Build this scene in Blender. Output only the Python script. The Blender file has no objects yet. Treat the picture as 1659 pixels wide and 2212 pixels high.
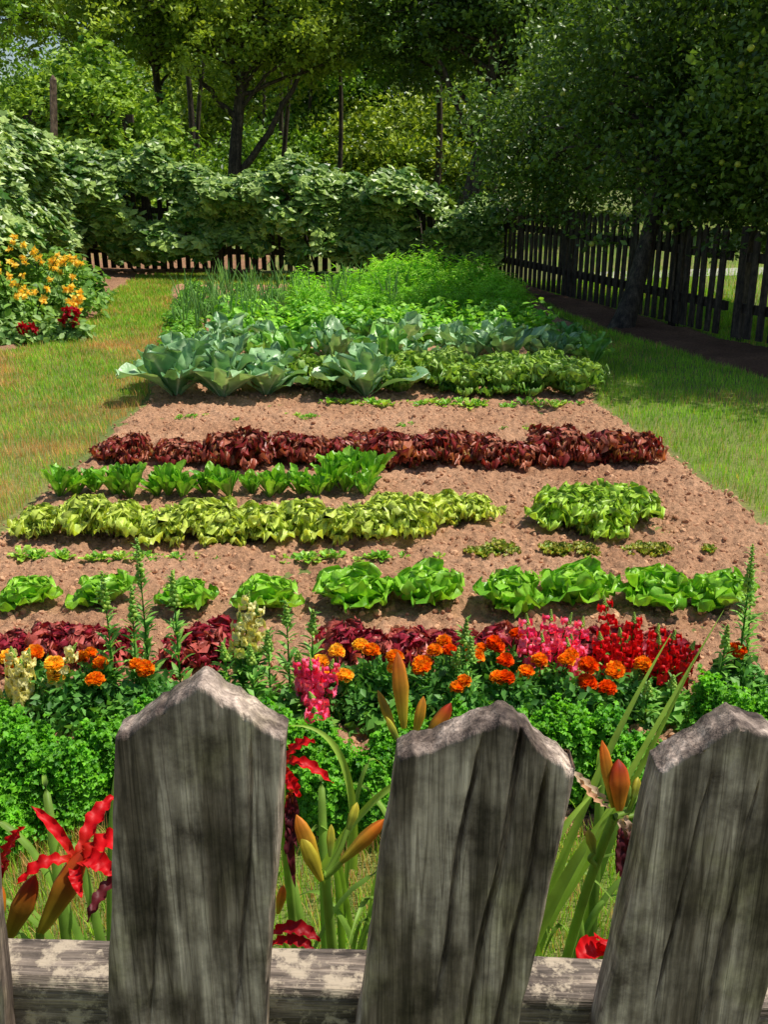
import bpy, math, numpy as np
from mathutils import Vector
R=np.random.default_rng(7)
pi=math.pi
# ------------------------------------------------------------ helpers
def lin(c):
    c=np.asarray(c,float)/255.
    return np.where(c<=.04045,c/12.92,((c+.055)/1.055)**2.4)
def A(r,g,b,k=.7): return lin((r,g,b))*k
def vnoise(p,seed=0):
    p=np.asarray(p,float); i=np.floor(p).astype(np.int64); f=p-i; f=f*f*(3-2*f)
    def h(a):
        n=(a[:,0]*374761393+a[:,1]*668265263+a[:,2]*2147483647+seed*974634777)&0xffffffff
        n=((n^(n>>13))*1274126177)&0xffffffff
        n=(n^(n>>16))&0xffffffff
        return (n&0xffffff)/float(0xffffff)
    o=0
    for dx in (0,1):
        for dy in (0,1):
            for dz in (0,1):
                w=(f[:,0] if dx else 1-f[:,0])*(f[:,1] if dy else 1-f[:,1])*(f[:,2] if dz else 1-f[:,2])
                o=o+w*h(i+np.array([dx,dy,dz]))
    return o
def fbm(p,o=4,seed=0):
    s=0;a=.5;p=np.asarray(p,float)
    for k in range(o):
        s=s+a*vnoise(p,seed+k*17); p=p*2.03+3.1; a*=.5
    return s
def nz(x,y,sc,seed=0,o=3):
    x=np.asarray(x,float).ravel(); y=np.asarray(y,float).ravel()
    return fbm(np.stack([x*sc,y*sc,np.zeros_like(x)+.37],1),o,seed)
class MB:
    def __init__(s): s.V=[];s.F=[];s.C=[];s.M=[];s.n=0
    def add(s,v,f,col,mat=0):
        v=np.asarray(v,float).reshape(-1,3); f=np.asarray(f,np.int64)
        col=np.asarray(col,float)
        if col.ndim==1: col=np.tile(col,(len(v),1))
        s.V.append(v);s.C.append(col.reshape(-1,3));s.F.append(f+s.n);s.M.append(np.full(len(f),mat));s.n+=len(v)
    def stamp(s,tv,tf,M,P,col,mat=0):
        tv=np.asarray(tv,float);tf=np.asarray(tf)
        N=len(P);k=len(tv)
        v=np.einsum('nij,vj->nvi',M,tv)+P[:,None,:]
        f=(tf[None]+(np.arange(N)*k)[:,None,None]).reshape(-1,tf.shape[1])
        col=np.asarray(col,float)
        if col.ndim==1: col=np.tile(col,(N,1))
        if col.ndim==2: col=np.repeat(col[:,None,:],k,1)
        s.add(v.reshape(-1,3),f,col.reshape(-1,3),mat)
    def mesh(s,name,mats,smooth=True):
        me=bpy.data.meshes.new(name)
        V=np.concatenate(s.V);C=np.clip(np.concatenate(s.C),0,1)
        L=np.concatenate([f.ravel() for f in s.F]); cnt=np.concatenate([np.full(len(f),f.shape[1]) for f in s.F])
        st=np.concatenate([[0],np.cumsum(cnt)[:-1]])
        me.vertices.add(len(V));me.vertices.foreach_set('co',V.astype(np.float32).ravel())
        me.loops.add(len(L));me.loops.foreach_set('vertex_index',L.astype(np.int32))
        me.polygons.add(len(cnt));me.polygons.foreach_set('loop_start',st.astype(np.int32))
        me.polygons.foreach_set('material_index',np.concatenate(s.M).astype(np.int32))
        me.polygons.foreach_set('use_smooth',np.full(len(cnt),smooth))
        at=me.color_attributes.new('Col','FLOAT_COLOR','POINT')
        at.data.foreach_set('color',np.concatenate([C,np.ones((len(C),1))],1).astype(np.float32).ravel())
        for m in mats: me.materials.append(m)
        me.update(calc_edges=True); me.validate()
        return me
def obj(name,me,loc=(0,0,0),rz=0,sc=1,parent=None):
    o=bpy.data.objects.new(name,me);bpy.context.scene.collection.objects.link(o)
    o.location=loc;o.rotation_euler=(0,0,rz)
    o.scale=(sc,)*3 if np.isscalar(sc) else sc
    if parent: o.parent=parent
    return o
def frames(n,size,spin=None):
    n=n/np.linalg.norm(n,axis=1,keepdims=True)
    r=R.normal(size=n.shape); 
    if spin is not None: r=spin
    x=np.cross(r,n); x/=np.linalg.norm(x,axis=1,keepdims=True)+1e-9
    y=np.cross(n,x)
    return np.stack([x,y,n],2)*np.asarray(size).reshape(-1,1,1)
def mixc(a,b,t):
    t=np.asarray(t)[...,None]; return np.asarray(a)*(1-t)+np.asarray(b)*t
def gfaces(nu,nv):
    i=np.arange(nu-1)[:,None]*nv+np.arange(nv-1)[None]
    i=i.ravel(); return np.stack([i,i+1,i+nv+1,i+nv],1)
DIA=(np.array([[0,0,0],[-.3,.45,.1],[0,1,-.05],[.3,.45,.1]]),np.array([[0,1,2],[0,2,3]]))
OV=(np.array([[0,0,0],[-.3,.3,.06],[-.26,.7,.04],[0,1,-.1],[.26,.7,.04],[.3,.3,.06],[0,.5,-.03]]),
    np.array([[6,0,1],[6,1,2],[6,2,3],[6,3,4],[6,4,5],[6,5,0]])[:,::-1])
def grape():
    a=np.radians([270,300,335,5,35,62,90,118,145,175,205,240]);r=np.array([.12,.42,.5,.38,.58,.4,.66,.4,.58,.38,.5,.42])
    v=[[0,0,.09]]+[[r[i]*math.cos(a[i]),r[i]*math.sin(a[i]),-.08*(i%2)-.03] for i in range(12)]
    return np.array(v),np.array([[0,i+1,(i+1)%12+1] for i in range(12)])
GRP=grape()
def frill():
    v=[[0,0,0]];n=9
    for i in range(n):
        a=2*pi*i/n; r=.5 if i%2 else .36
        v.append([r*math.cos(a),r*math.sin(a),.16*(-1)**i+.1])
    return np.array(v),np.array([[0,i+1,(i+1)%n+1] for i in range(n)])
FRL=frill()
t_=(1+5**.5)/2
ICO=(np.array([[-1,t_,0],[1,t_,0],[-1,-t_,0],[1,-t_,0],[0,-1,t_],[0,1,t_],[0,-1,-t_],[0,1,-t_],[t_,0,-1],[t_,0,1],[-t_,0,-1],[-t_,0,1]])/1.9,
     np.array([[0,11,5],[0,5,1],[0,1,7],[0,7,10],[0,10,11],[1,5,9],[5,11,4],[11,10,2],[10,7,6],[7,1,8],[3,9,4],[3,4,2],[3,2,6],[3,6,8],[3,8,9],[4,9,5],[2,4,11],[6,2,10],[8,6,7],[9,8,1]]))
BLADE=(np.array([[-.5,0,0],[.5,0,0],[-.35,.15,.5],[.35,.15,.5],[0,.5,1]]),None)
def tube(mb,pts,rad,col,seg=7,mat=0,cap=True):
    pts=np.asarray(pts,float);n=len(pts);rad=np.broadcast_to(rad,(n,))
    T=np.gradient(pts,axis=0);T/=np.linalg.norm(T,axis=1,keepdims=True)+1e-9
    ref=np.array([.31,.95,.05]) if abs(T[0][2])>.6 else np.array([0,0.1,1.])
    X=np.cross(ref,T);X/=np.linalg.norm(X,axis=1,keepdims=True)+1e-9;Y=np.cross(T,X)
    a=np.arange(seg)*2*pi/seg
    v=pts[:,None]+rad[:,None,None]*(np.cos(a)[None,:,None]*X[:,None]+np.sin(a)[None,:,None]*Y[:,None])
    f=[]
    for i in range(n-1):
        for j in range(seg):
            k=(j+1)%seg; f.append([i*seg+j,i*seg+k,(i+1)*seg+k,(i+1)*seg+j])
    col=np.asarray(col,float)
    if col.ndim==2: col=np.repeat(col,seg,0)
    mb.add(v,f,col,mat)
def bez(p0,p1,p2,n=8):
    t=np.linspace(0,1,n)[:,None];p0,p1,p2=map(lambda q:np.asarray(q,float),(p0,p1,p2))
    return (1-t)**2*p0+2*t*(1-t)*p1+t*t*p2
def ribbon(mb,pts,w,col,up=(0,0,1),cup=.3,nv=5,mat=0,ruf=0,ph=0):
    pts=np.asarray(pts,float);n=len(pts);w=np.broadcast_to(w,(n,))
    T=np.gradient(pts,axis=0);T/=np.linalg.norm(T,axis=1,keepdims=True)+1e-9
    S=np.cross(T,np.asarray(up,float));S/=np.linalg.norm(S,axis=1,keepdims=True)+1e-6
    N=np.cross(S,T); v=np.linspace(-1,1,nv)
    off=cup*w[:,None]*v[None]**2+ruf*np.abs(v)[None]*np.sin(np.arange(n)[:,None]*1.7+ph+v[None])
    P=pts[:,None]+S[:,None]*(w[:,None]*v[None])[...,None]+N[:,None]*off[...,None]
    col=np.asarray(col,float)
    if col.ndim==2: col=np.repeat(col,nv,0)
    mb.add(P,gfaces(n,nv),col,mat)
def leaf(mb,base,az,L,W,a0,a1,colf,cup=.3,ruf=0,freq=8,nu=8,nv=7,pw=(.6,4),mat=0,roll=0):
    u=np.linspace(0,1,nu);a=a0+(a1-a0)*u**1.2;ds=L/(nu-1)
    r=np.concatenate([[0],np.cumsum(np.cos(a[:-1])*ds)]);z=np.concatenate([[0],np.cumsum(np.sin(a[:-1])*ds)])
    w=W*(np.clip(u,.03,1)**pw[0])*np.sqrt(np.clip(1-u**pw[1],.02,1))
    v=np.linspace(-1,1,nv);U,Vv=np.meshgrid(u,v,indexing='ij');ph=R.uniform(0,6.28);ph2=R.uniform(0,6.28)
    e=np.clip(np.abs(Vv)**1.6*np.clip(U*1.6,0,1)+U**5,0,1)
    wave=np.sin(freq*U*1.3*np.where(Vv<0,1,1.15)+ph+Vv*freq*.45)+.5*np.sin(freq*2.1*U+ph2+3*Vv)
    off=cup*w[:,None]*Vv**2+ruf*e*wave
    lat=w[:,None]*Vv+ruf*.45*e*np.cos(freq*1.7*U+ph2)+roll*z[:,None]
    x=r[:,None]-np.sin(a)[:,None]*off+ruf*.5*e*np.sin(freq*.9*Vv+ph); zz=z[:,None]+np.cos(a)[:,None]*off
    c,s=math.cos(az),math.sin(az)
    P=np.stack([c*x-s*lat,s*x+c*lat,zz],-1)+np.asarray(base)
    mb.add(P,gfaces(nu,nv),colf(U,Vv).reshape(-1,3),mat)
# ------------------------------------------------------------ materials
def newmat(name):
    m=bpy.data.materials.new(name);m.use_nodes=True;nt=m.node_tree;nt.nodes.clear()
    return m,nt,nt.nodes,nt.links
def leafmat(name,tr=.3,rough=.45,spec=.4,nscale=30,nstr=.35,bump=0,gain=1.5):
    m,nt,N,L=newmat(name)
    o=N.new('ShaderNodeOutputMaterial');p=N.new('ShaderNodeBsdfPrincipled');t=N.new('ShaderNodeBsdfTranslucent');mx=N.new('ShaderNodeMixShader')
    at=N.new('ShaderNodeAttribute');at.attribute_name='Col'
    ns=N.new('ShaderNodeTexNoise');ns.inputs['Scale'].default_value=nscale;ns.inputs['Detail'].default_value=3
    tc=N.new('ShaderNodeTexCoord');L.new(tc.outputs['Object'],ns.inputs['Vector'])
    mr=N.new('ShaderNodeMapRange');mr.inputs[1].default_value=.3;mr.inputs[2].default_value=.7;mr.inputs[3].default_value=(1-nstr)*gain;mr.inputs[4].default_value=(1+nstr*.6)*gain
    L.new(ns.outputs['Fac'],mr.inputs[0])
    vm=N.new('ShaderNodeVectorMath');vm.operation='SCALE';L.new(at.outputs['Color'],vm.inputs[0]);L.new(mr.outputs[0],vm.inputs['Scale'])
    L.new(vm.outputs[0],p.inputs['Base Color'])
    v2=N.new('ShaderNodeVectorMath');v2.operation='MULTIPLY';v2.inputs[1].default_value=(1.4,1.35,.6);L.new(vm.outputs[0],v2.inputs[0]);L.new(v2.outputs[0],t.inputs['Color'])
    p.inputs['Roughness'].default_value=rough;p.inputs['Specular IOR Level'].default_value=spec
    if bump:
        n2=N.new('ShaderNodeTexNoise');n2.inputs['Scale'].default_value=nscale*2.5;n2.inputs['Detail'].default_value=4;L.new(tc.outputs['Object'],n2.inputs['Vector'])
        b=N.new('ShaderNodeBump');b.inputs['Strength'].default_value=bump;b.inputs['Distance'].default_value=.004
        L.new(n2.outputs['Fac'],b.inputs['Height']);L.new(b.outputs[0],p.inputs['Normal'])
    mx.inputs[0].default_value=tr;L.new(p.outputs[0],mx.inputs[1]);L.new(t.outputs[0],mx.inputs[2]);L.new(mx.outputs[0],o.inputs[0])
    return m
M_leaf=leafmat('leaf',.33,.5,.35,25,gain=2.05)
M_tree=leafmat('tree_leaf',.3,.42,.5,1.2,.4,gain=1.9)
M_hedge=leafmat('vine_leaf',.22,.4,.5,14,.25,gain=1.85)
M_crop=leafmat('crop_leaf',.28,.36,.45,40,.3,.5,gain=1.8)
M_waxy=leafmat('waxy_leaf',.2,.36,.55,18,.25,.6,gain=1.8)
M_grass=leafmat('grass_blade',.3,.55,.3,3,.3,gain=2.2)
M_petal=leafmat('petal',.3,.5,.3,60,.25,gain=1.45)
def ramp(N,stops):
    r=N.new('ShaderNodeValToRGB')
    e=r.color_ramp.elements
    while len(e)<len(stops): e.new(.5)
    for q,(p,c) in zip(e,stops): q.position=p;q.color=(*c,1)
    return r
def noise(N,L,vec,scale,detail=5,rough=.6):
    n=N.new('ShaderNodeTexNoise');n.inputs['Scale'].default_value=scale;n.inputs['Detail'].default_value=detail;n.inputs['Roughness'].default_value=rough
    L.new(vec,n.inputs['Vector']);return n
def soilmat(name='soil',a=(.47,.25,.14),b_=(.70,.42,.26)):
    m,nt,N,L=newmat(name);o=N.new('ShaderNodeOutputMaterial');p=N.new('ShaderNodeBsdfPrincipled');L.new(p.outputs[0],o.inputs[0])
    tc=N.new('ShaderNodeTexCoord').outputs['Object']
    n1=noise(N,L,tc,1.6,4);n2=noise(N,L,tc,55,6,.7)
    r1=ramp(N,[(.3,a),(.7,b_)]);L.new(n1.outputs['Fac'],r1.inputs[0])
    r2=ramp(N,[(.3,(.45,.44,.43)),(.7,(1.2,1.18,1.15))]);L.new(n2.outputs['Fac'],r2.inputs[0])
    mx=N.new('ShaderNodeMix');mx.data_type='RGBA';mx.blend_type='MULTIPLY';mx.inputs[0].default_value=1
    L.new(r1.outputs[0],mx.inputs[6]);L.new(r2.outputs[0],mx.inputs[7]);L.new(mx.outputs[2],p.inputs['Base Color'])
    p.inputs['Roughness'].default_value=.95;p.inputs['Specular IOR Level'].default_value=.1
    b=N.new('ShaderNodeBump');b.inputs['Strength'].default_value=1;b.inputs['Distance'].default_value=.018;L.new(n2.outputs['Fac'],b.inputs['Height']);L.new(b.outputs[0],p.inputs['Normal'])
    return m
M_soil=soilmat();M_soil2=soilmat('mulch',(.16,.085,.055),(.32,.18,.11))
def groundmat():
    m,nt,N,L=newmat('ground_turf');o=N.new('ShaderNodeOutputMaterial');p=N.new('ShaderNodeBsdfPrincipled');L.new(p.outputs[0],o.inputs[0])
    tc=N.new('ShaderNodeTexCoord').outputs['Object']
    n1=noise(N,L,tc,.8,5);n2=noise(N,L,tc,60,5)
    r1=ramp(N,[(.35,(.11,.17,.03)),(.65,(.24,.23,.07))]);L.new(n1.outputs['Fac'],r1.inputs[0])
    r2=ramp(N,[(.3,(.5,.5,.5)),(.7,(1.3,1.3,1.2))]);L.new(n2.outputs['Fac'],r2.inputs[0])
    mx=N.new('ShaderNodeMix');mx.data_type='RGBA';mx.blend_type='MULTIPLY';mx.inputs[0].default_value=1
    L.new(r1.outputs[0],mx.inputs[6]);L.new(r2.outputs[0],mx.inputs[7]);L.new(mx.outputs[2],p.inputs['Base Color'])
    p.inputs['Roughness'].default_value=.95
    return m
M_ground=groundmat()
def woodmat(name,dark,mid,light,paint=None,sc=(70,70,4),stain=(.4,.38,.38),pt=(.47,.54),bd=.0025,fine=.55,stsc=5.5,streak=0):
    m,nt,N,L=newmat(name);o=N.new('ShaderNodeOutputMaterial');p=N.new('ShaderNodeBsdfPrincipled');L.new(p.outputs[0],o.inputs[0])
    tc=N.new('ShaderNodeTexCoord').outputs['Object']
    def mapd(k):
        mp=N.new('ShaderNodeMapping');mp.inputs['Scale'].default_value=tuple(q*k for q in sc);L.new(tc,mp.inputs[0]);return mp.outputs[0]
    n1=noise(N,L,mapd(1),1.2,8,.6);n3=noise(N,L,mapd(4),1,4,.65);n5=noise(N,L,mapd(.8),1.1,2,.5)
    n2=noise(N,L,tc,min(sc)*stsc,6,.68)
    r=ramp(N,[(.3,dark),(.5,mid),(.7,light)]);L.new(n1.outputs['Fac'],r.inputs[0])
    r2=ramp(N,[(.34,stain),(.6,(1.2,1.18,1.14))]);L.new(n2.outputs['Fac'],r2.inputs[0])
    r3=ramp(N,[(.36,(fine,fine*.97,fine*.95)),(.58,(1.15,1.13,1.1))]);L.new(n3.outputs['Fac'],r3.inputs[0])
    r5=ramp(N,[(.48,(1,1,1)),(.498,(.2,.17,.15)),(.502,(.2,.17,.15)),(.52,(1,1,1))]);L.new(n5.outputs['Fac'],r5.inputs[0])
    c=r.outputs[0];qs=[(r2,1),(r3,1),(r5,.6)]
    if streak:
        mp=N.new('ShaderNodeMapping');mp.inputs['Scale'].default_value=(45,45,6);L.new(tc,mp.inputs[0])
        n6=noise(N,L,mp.outputs[0],1,5,.6);r6=ramp(N,[(.40,(.28,.25,.23)),(.56,(1.1,1.1,1.1))]);L.new(n6.outputs['Fac'],r6.inputs[0]);qs.append((r6,.9))
        n7=noise(N,L,tc,16,4,.6);r7=ramp(N,[(.5,(1,1,1)),(.7,(.92,.98,.72))]);L.new(n7.outputs['Fac'],r7.inputs[0]);qs.append((r7,1))
    for q,f in qs:
        mx=N.new('ShaderNodeMix');mx.data_type='RGBA';mx.blend_type='MULTIPLY';mx.inputs[0].default_value=f
        L.new(c,mx.inputs[6]);L.new(q.outputs[0],mx.inputs[7]);c=mx.outputs[2]
    if paint:
        n4=noise(N,L,tc,60,8,.72);r4=ramp(N,[(pt[0],(0,0,0)),(pt[1],(1,1,1))]);L.new(n4.outputs['Fac'],r4.inputs[0])
        m2=N.new('ShaderNodeMix');m2.data_type='RGBA';L.new(r4.outputs[0],m2.inputs[0]);L.new(c,m2.inputs[6]);m2.inputs[7].default_value=(*paint,1);c=m2.outputs[2]
    L.new(c,p.inputs['Base Color']);p.inputs['Roughness'].default_value=.75;p.inputs['Specular IOR Level'].default_value=.35
    ad=N.new('ShaderNodeMath');ad.operation='ADD';L.new(n1.outputs['Fac'],ad.inputs[0]);L.new(n3.outputs['Fac'],ad.inputs[1])
    b=N.new('ShaderNodeBump');b.inputs['Strength'].default_value=.8;b.inputs['Distance'].default_value=bd;L.new(ad.outputs[0],b.inputs['Height']);L.new(b.outputs[0],p.inputs['Normal'])
    return m
M_wood=woodmat('weathered_wood',(.20,.155,.13),(.42,.34,.29),(.72,.60,.52),sc=(110,110,4),stain=(.26,.23,.225),bd=.0018,fine=.72,stsc=6,streak=1)
M_rail=woodmat('rail_wood',(.07,.055,.04),(.2,.165,.14),(.40,.33,.27),paint=(.50,.41,.30),sc=(5,110,110),pt=(.49,.58))
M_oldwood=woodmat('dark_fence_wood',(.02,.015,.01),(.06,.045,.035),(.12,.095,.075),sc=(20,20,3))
M_postwood=woodmat('post_wood',(.10,.06,.04),(.25,.16,.11),(.42,.30,.22),sc=(20,20,3))
M_bark=woodmat('bark',(.02,.015,.01),(.07,.055,.04),(.15,.12,.09),sc=(14,14,3),bd=.01)
# ------------------------------------------------------------ camera, light
cam=bpy.data.cameras.new('camera');co=bpy.data.objects.new('camera',cam);bpy.context.scene.collection.objects.link(co)
co.location=(0,0,1.5);co.rotation_euler=(math.radians(90-19.36),0,0);cam.sensor_fit='VERTICAL';cam.sensor_height=24
cam.lens=24*2152/2212;cam.clip_end=2000;cam.clip_start=.02;bpy.context.scene.camera=co
el=math.radians(63);azx=math.radians(80)
sd=Vector((math.sin(azx)*math.cos(el),math.cos(azx)*math.cos(el),math.sin(el)))
sl=bpy.data.lights.new('sun','SUN');sl.energy=5;sl.angle=math.radians(.5);sl.color=(1,.94,.83)
so=bpy.data.objects.new('sun',sl);bpy.context.scene.collection.objects.link(so);so.location=(5,5,20);so.rotation_euler=sd.to_track_quat('Z','Y').to_euler()
w=bpy.data.worlds.new('World');bpy.context.scene.world=w;w.use_nodes=True
sk=w.node_tree.nodes.new('ShaderNodeTexSky');sk.sky_type='NISHITA';sk.sun_disc=False;sk.sun_elevation=el;sk.sun_rotation=azx
bg=w.node_tree.nodes['Background'];bg.inputs[1].default_value=.11;w.node_tree.links.new(sk.outputs[0],bg.inputs[0])
bpy.context.scene.view_settings.view_transform='Standard';bpy.context.scene.view_settings.look='None'
# ------------------------------------------------------------ ground & soil
mb=MB();xs=np.linspace(-400,400,41);ys=np.linspace(-60,900,41);X,Y=np.meshgrid(xs,ys)
mb.add(np.stack([X.ravel(),Y.ravel(),0*X.ravel()],1),gfaces(41,41),(.1,.1,.1))
obj('ground',mb.mesh('ground',[M_ground]))
by=[1.9,4.1,6.4,9,13.0];bl=[-1.95,-1.72,-1.62,-1.95,-2.75];br=[2.0,1.72,1.47,1.9,1.75]
def bedd(x,y):
    e=(nz(x,y,2.2,5)-.45)*.22+(nz(x,y,14,6)-.45)*.10
    x=np.ravel(x);y=np.ravel(y)
    return np.minimum.reduce([x-np.interp(y,by,bl),np.interp(y,by,br)-x,y-1.93,13-y])+e
def leftd(x,y):
    x=np.ravel(x);y=np.ravel(y)
    return np.minimum(np.interp(y,[7.6,8.6,10,12,14.2,15],[-3.5,-3.0,-2.85,-3.2,-3.4,-2.2])-x,y-7.4)+(nz(x,y,1.5,9)-.45)*.3
def backd(x,y):
    x=np.ravel(x);y=np.ravel(y);return y-14.3+(nz(x,y,1.2,3)-.45)*.3
def rightd(x,y):
    x=np.ravel(x);y=np.ravel(y)
    return np.minimum(x-np.interp(y,[5,6.5,7.7,9.2,12.9,14],[3.5,2.95,2.6,2.1,1.5,1.2]),np.interp(y,[5,6,8.7,13.9,16],[5.6,5.0,3.2,1.6,1])-x)+(nz(x,y,1.5,19)-.45)*.3
def sheet(name,xs,ys,df,h0,amp,mat=None):
    X,Y=np.meshgrid(xs,ys);x=X.ravel();y=Y.ravel();d=df(x,y)
    s=np.clip(d/.12,0,1);s=s*s*(3-2*s)
    z=-.03+s*(.03+h0)+s*((nz(x,y,3,1)-.45)*.05+(nz(x,y,16,2,3)-.45)*amp+np.abs(nz(x,y,42,4,2)-.4)*amp*.9)
    mb=MB();mb.add(np.stack([x,y,z],1),gfaces(len(ys),len(xs)),(.3,.2,.1));return obj(name,mb.mesh(name,[mat or M_soil]))
ysg=1.85+ (np.linspace(0,1,760)**1.8)*11.4
sheet('soil_bed',np.linspace(-3,2.3,560),ysg,bedd,.015,.085)
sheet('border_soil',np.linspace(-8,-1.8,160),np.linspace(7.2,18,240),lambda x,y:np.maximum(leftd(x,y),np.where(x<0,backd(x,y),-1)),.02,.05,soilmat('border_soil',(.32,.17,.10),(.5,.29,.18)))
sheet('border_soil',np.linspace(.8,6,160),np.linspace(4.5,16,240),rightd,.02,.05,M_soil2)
def scatter_clods():
    n=70000;y=1.95+R.random(n)**1.7*5;x=R.uniform(-2,2,n);k=bedd(x,y)>.06;x=x[k];y=y[k];n=len(x)
    s=.0018+R.random(n)**8*.013
    M=frames(R.normal(size=(n,3)),s);M=M*R.uniform(.5,1.3,(n,1,3))
    c=mixc(A(170,118,85,.85),A(220,172,132,.95),R.random(n))
    z=.012+(nz(x,y,3,1)-.45)*.05+s*.1+(nz(x,y,16,2,3)-.45)*.085+.008
    mb=MB();mb.stamp(ICO[0],ICO[1],M,np.stack([x,y,z],1),c);
    m,nt,N,L=newmat('clod');o=N.new('ShaderNodeOutputMaterial');p=N.new('ShaderNodeBsdfPrincipled');L.new(p.outputs[0],o.inputs[0]);a=N.new('ShaderNodeAttribute');a.attribute_name='Col';L.new(a.outputs['Color'],p.inputs['Base Color']);p.inputs['Roughness'].default_value=.95
    obj('soil_clods',mb.mesh('soil_clods',[m],False))
scatter_clods()
# ------------------------------------------------------------ grass
def grass(name,x,y,dry,h,seed=0):
    n=len(x);P=np.stack([x,y,np.full(n,-.004)],1)
    az=R.uniform(0,2*pi,n);hh=h*R.uniform(.5,1.25,n)*(.6+.9*nz(x,y,5,31,2));wd=.0022+.0009*np.clip(y-4,0,8)*.6+np.zeros(n);lean=R.uniform(.1,1.3,n)*hh
    X=np.stack([np.cos(az)*wd,np.sin(az)*wd,0*az],1);Yv=np.stack([-np.sin(az)*lean,np.cos(az)*lean,0*az],1);Z=np.stack([0*az,0*az,hh],1)
    M=np.stack([X,Yv,Z],2)
    g=mixc(A(85,140,30,.6),A(160,200,60,.65),R.random(n));d=mixc(A(222,180,115,.6),A(190,135,85,.55),R.random(n))
    c=mixc(g,d,(R.random(n)<dry).astype(float))
    tv=BLADE[0]
    mb2=MB();v=np.einsum('nij,vj->nvi',M,tv)+P[:,None]
    i=np.arange(n)*5
    f4=np.stack([i,i+1,i+3,i+2],1);f3=np.stack([i+2,i+3,i+4],1)
    mb2.add(v.reshape(-1,3),f4,np.repeat(c,5,0));mb2.F.append(f3);mb2.M.append(np.zeros(n))
    obj(name,mb2.mesh(name,[M_grass]))
n=250000;y=3.2+R.random(n)**1.35*11.5;x=R.uniform(-5.2,-1.3,n)
k=(bedd(x,y)<.03)&(leftd(x,y)<.05)&(backd(x,y)<.05)&(np.abs(x)<.42*y+.3);x=x[k];y=y[k]
dry=np.clip((nz(x,y,1.3,21)-.36)*3.4,0,1)*np.clip(1.5-(y-5)/7,.25,1)+.15
grass('lawn_grass',x,y,dry,.05)
n=140000;y=3.5+R.random(n)**1.3*10;x=R.uniform(1.2,4,n)
k=(bedd(x,y)<.03)&(rightd(x,y)<.05)&(np.abs(x)<.42*y+.3);x=x[k];y=y[k]
grass('lawn_grass',x,y,np.clip((nz(x,y,2,22)-.42)*1.0,0,1)+.06,.05)
n=60000;y=R.uniform(.6,1.97,n);x=R.uniform(-1.1,1.1,n)
grass('lawn_grass',x,y,np.clip((nz(x,y,3,23)-.35)*2,0,1)+.15,.06)
n=60000;y=14+R.random(n)**1.5*22;x=R.uniform(-14,16,n);k=(y>16)|(x>2.6);x=x[k];y=y[k]
grass('meadow_grass',x,y,.1+0*x,.14)
n=20000;y=R.uniform(7,14,n);x=R.uniform(2.5,9,n);k=x>np.interp(y,[5,6,8.7,13.9,16],[5.9,5.3,3.4,2,1]);x=x[k];y=y[k]
grass('meadow_grass',x,y,.1+0*x,.12)
# ------------------------------------------------------------ lettuces
def rosette(n,L,W,a0,a1,colf,cup,ruf,freq,mat,nu=8,nv=7,pw=(.6,4),jit=.12,spread=.01):
    mb=MB()
    for i in range(n):
        t=i/(n-1);az=i*2.39996+R.uniform(-.3,.3)
        f=1+R.uniform(-jit,jit)
        LL=(L[0]+(L[1]-L[0])*t)*f;WW=(W[0]+(W[1]-W[0])*t)*f
        A0=math.radians(a0[0]+(a0[1]-a0[0])*t+R.uniform(-9,9));A1=math.radians(a1[0]+(a1[1]-a1[0])*t+R.uniform(-15,15))
        b=(math.cos(az)*spread*(1-t),math.sin(az)*spread*(1-t),.004+.006*t)
        leaf(mb,b,az,LL,WW,A0,A1,(lambda U,V,t=t,q=R.random():colf(U,V,t,q)),cup[0]+(cup[1]-cup[0])*t,ruf,freq,nu,nv,pw,0,R.uniform(-.2,.2))
    return mb.mesh('plant',[mat])
def c_butter(U,V,t,q):
    c=mixc(A(90,165,35,.58),A(165,215,65,.66),np.clip(.1+.6*q+.4*t+0*U,0,1))
    v=np.exp(-(V/.16)**2)*(1-U*.7)
    return mixc(c,A(200,225,140,.6),v*.7)
def c_yel(U,V,t,q):
    e=np.clip(np.abs(V)*.5+U*.6,0,1);c=mixc(A(120,175,35,.5),A(218,234,105,.6),np.clip(e*.9+.4*q-.1,0,1))
    return mixc(c,A(235,240,180,.6),np.exp(-(V/.14)**2)*(1-U)*.8)
def c_yelg(U,V,t,q):
    e=np.clip(np.abs(V)*.5+U*.6,0,1);return mixc(A(95,160,30,.5),A(190,226,85,.6),np.clip(e*.8+.4*q-.1,0,1))
def c_red(U,V,t,q):
    e=np.clip(np.abs(V)*.6*U+U*.7-.15+.35*q,0,1);c=mixc(A(150,165,65,.6),A(150,50,50,.6),e)
    return mixc(c,A(225,150,115,.55),np.clip(q*1.8-1.0,0,1)*(.4+.6*U))
def c_redf(U,V,t,q):
    e=np.clip(np.abs(V)*.7*U+U*.8+.05,0,1);return mixc(A(140,130,60,.6),A(165,45,62,.65) if q<.55 else A(205,105,95,.6),e)
def c_sr(U,V,t,q):
    e=np.clip(np.abs(V)*.6*U+U*.6-.2,0,1);return mixc(A(125,190,55,.65),A(175,150,70,.6),e)
def c_rom(U,V,t,q):
    c=mixc(A(80,150,35,.5),A(150,210,60,.62),np.clip(q*.7+.2*U,0,1));return mixc(c,A(190,220,130,.55),np.exp(-(V/.2)**2)*(1-U)*.8)
def c_blue(U,V,t,q):
    c=mixc(A(85,145,90,.5),A(165,205,145,.6),np.clip(q*.8+.2*np.abs(V),0,1));return mixc(c,A(215,232,195,.6),np.exp(-(V/.13)**2)*(1.-.6*U))
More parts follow.
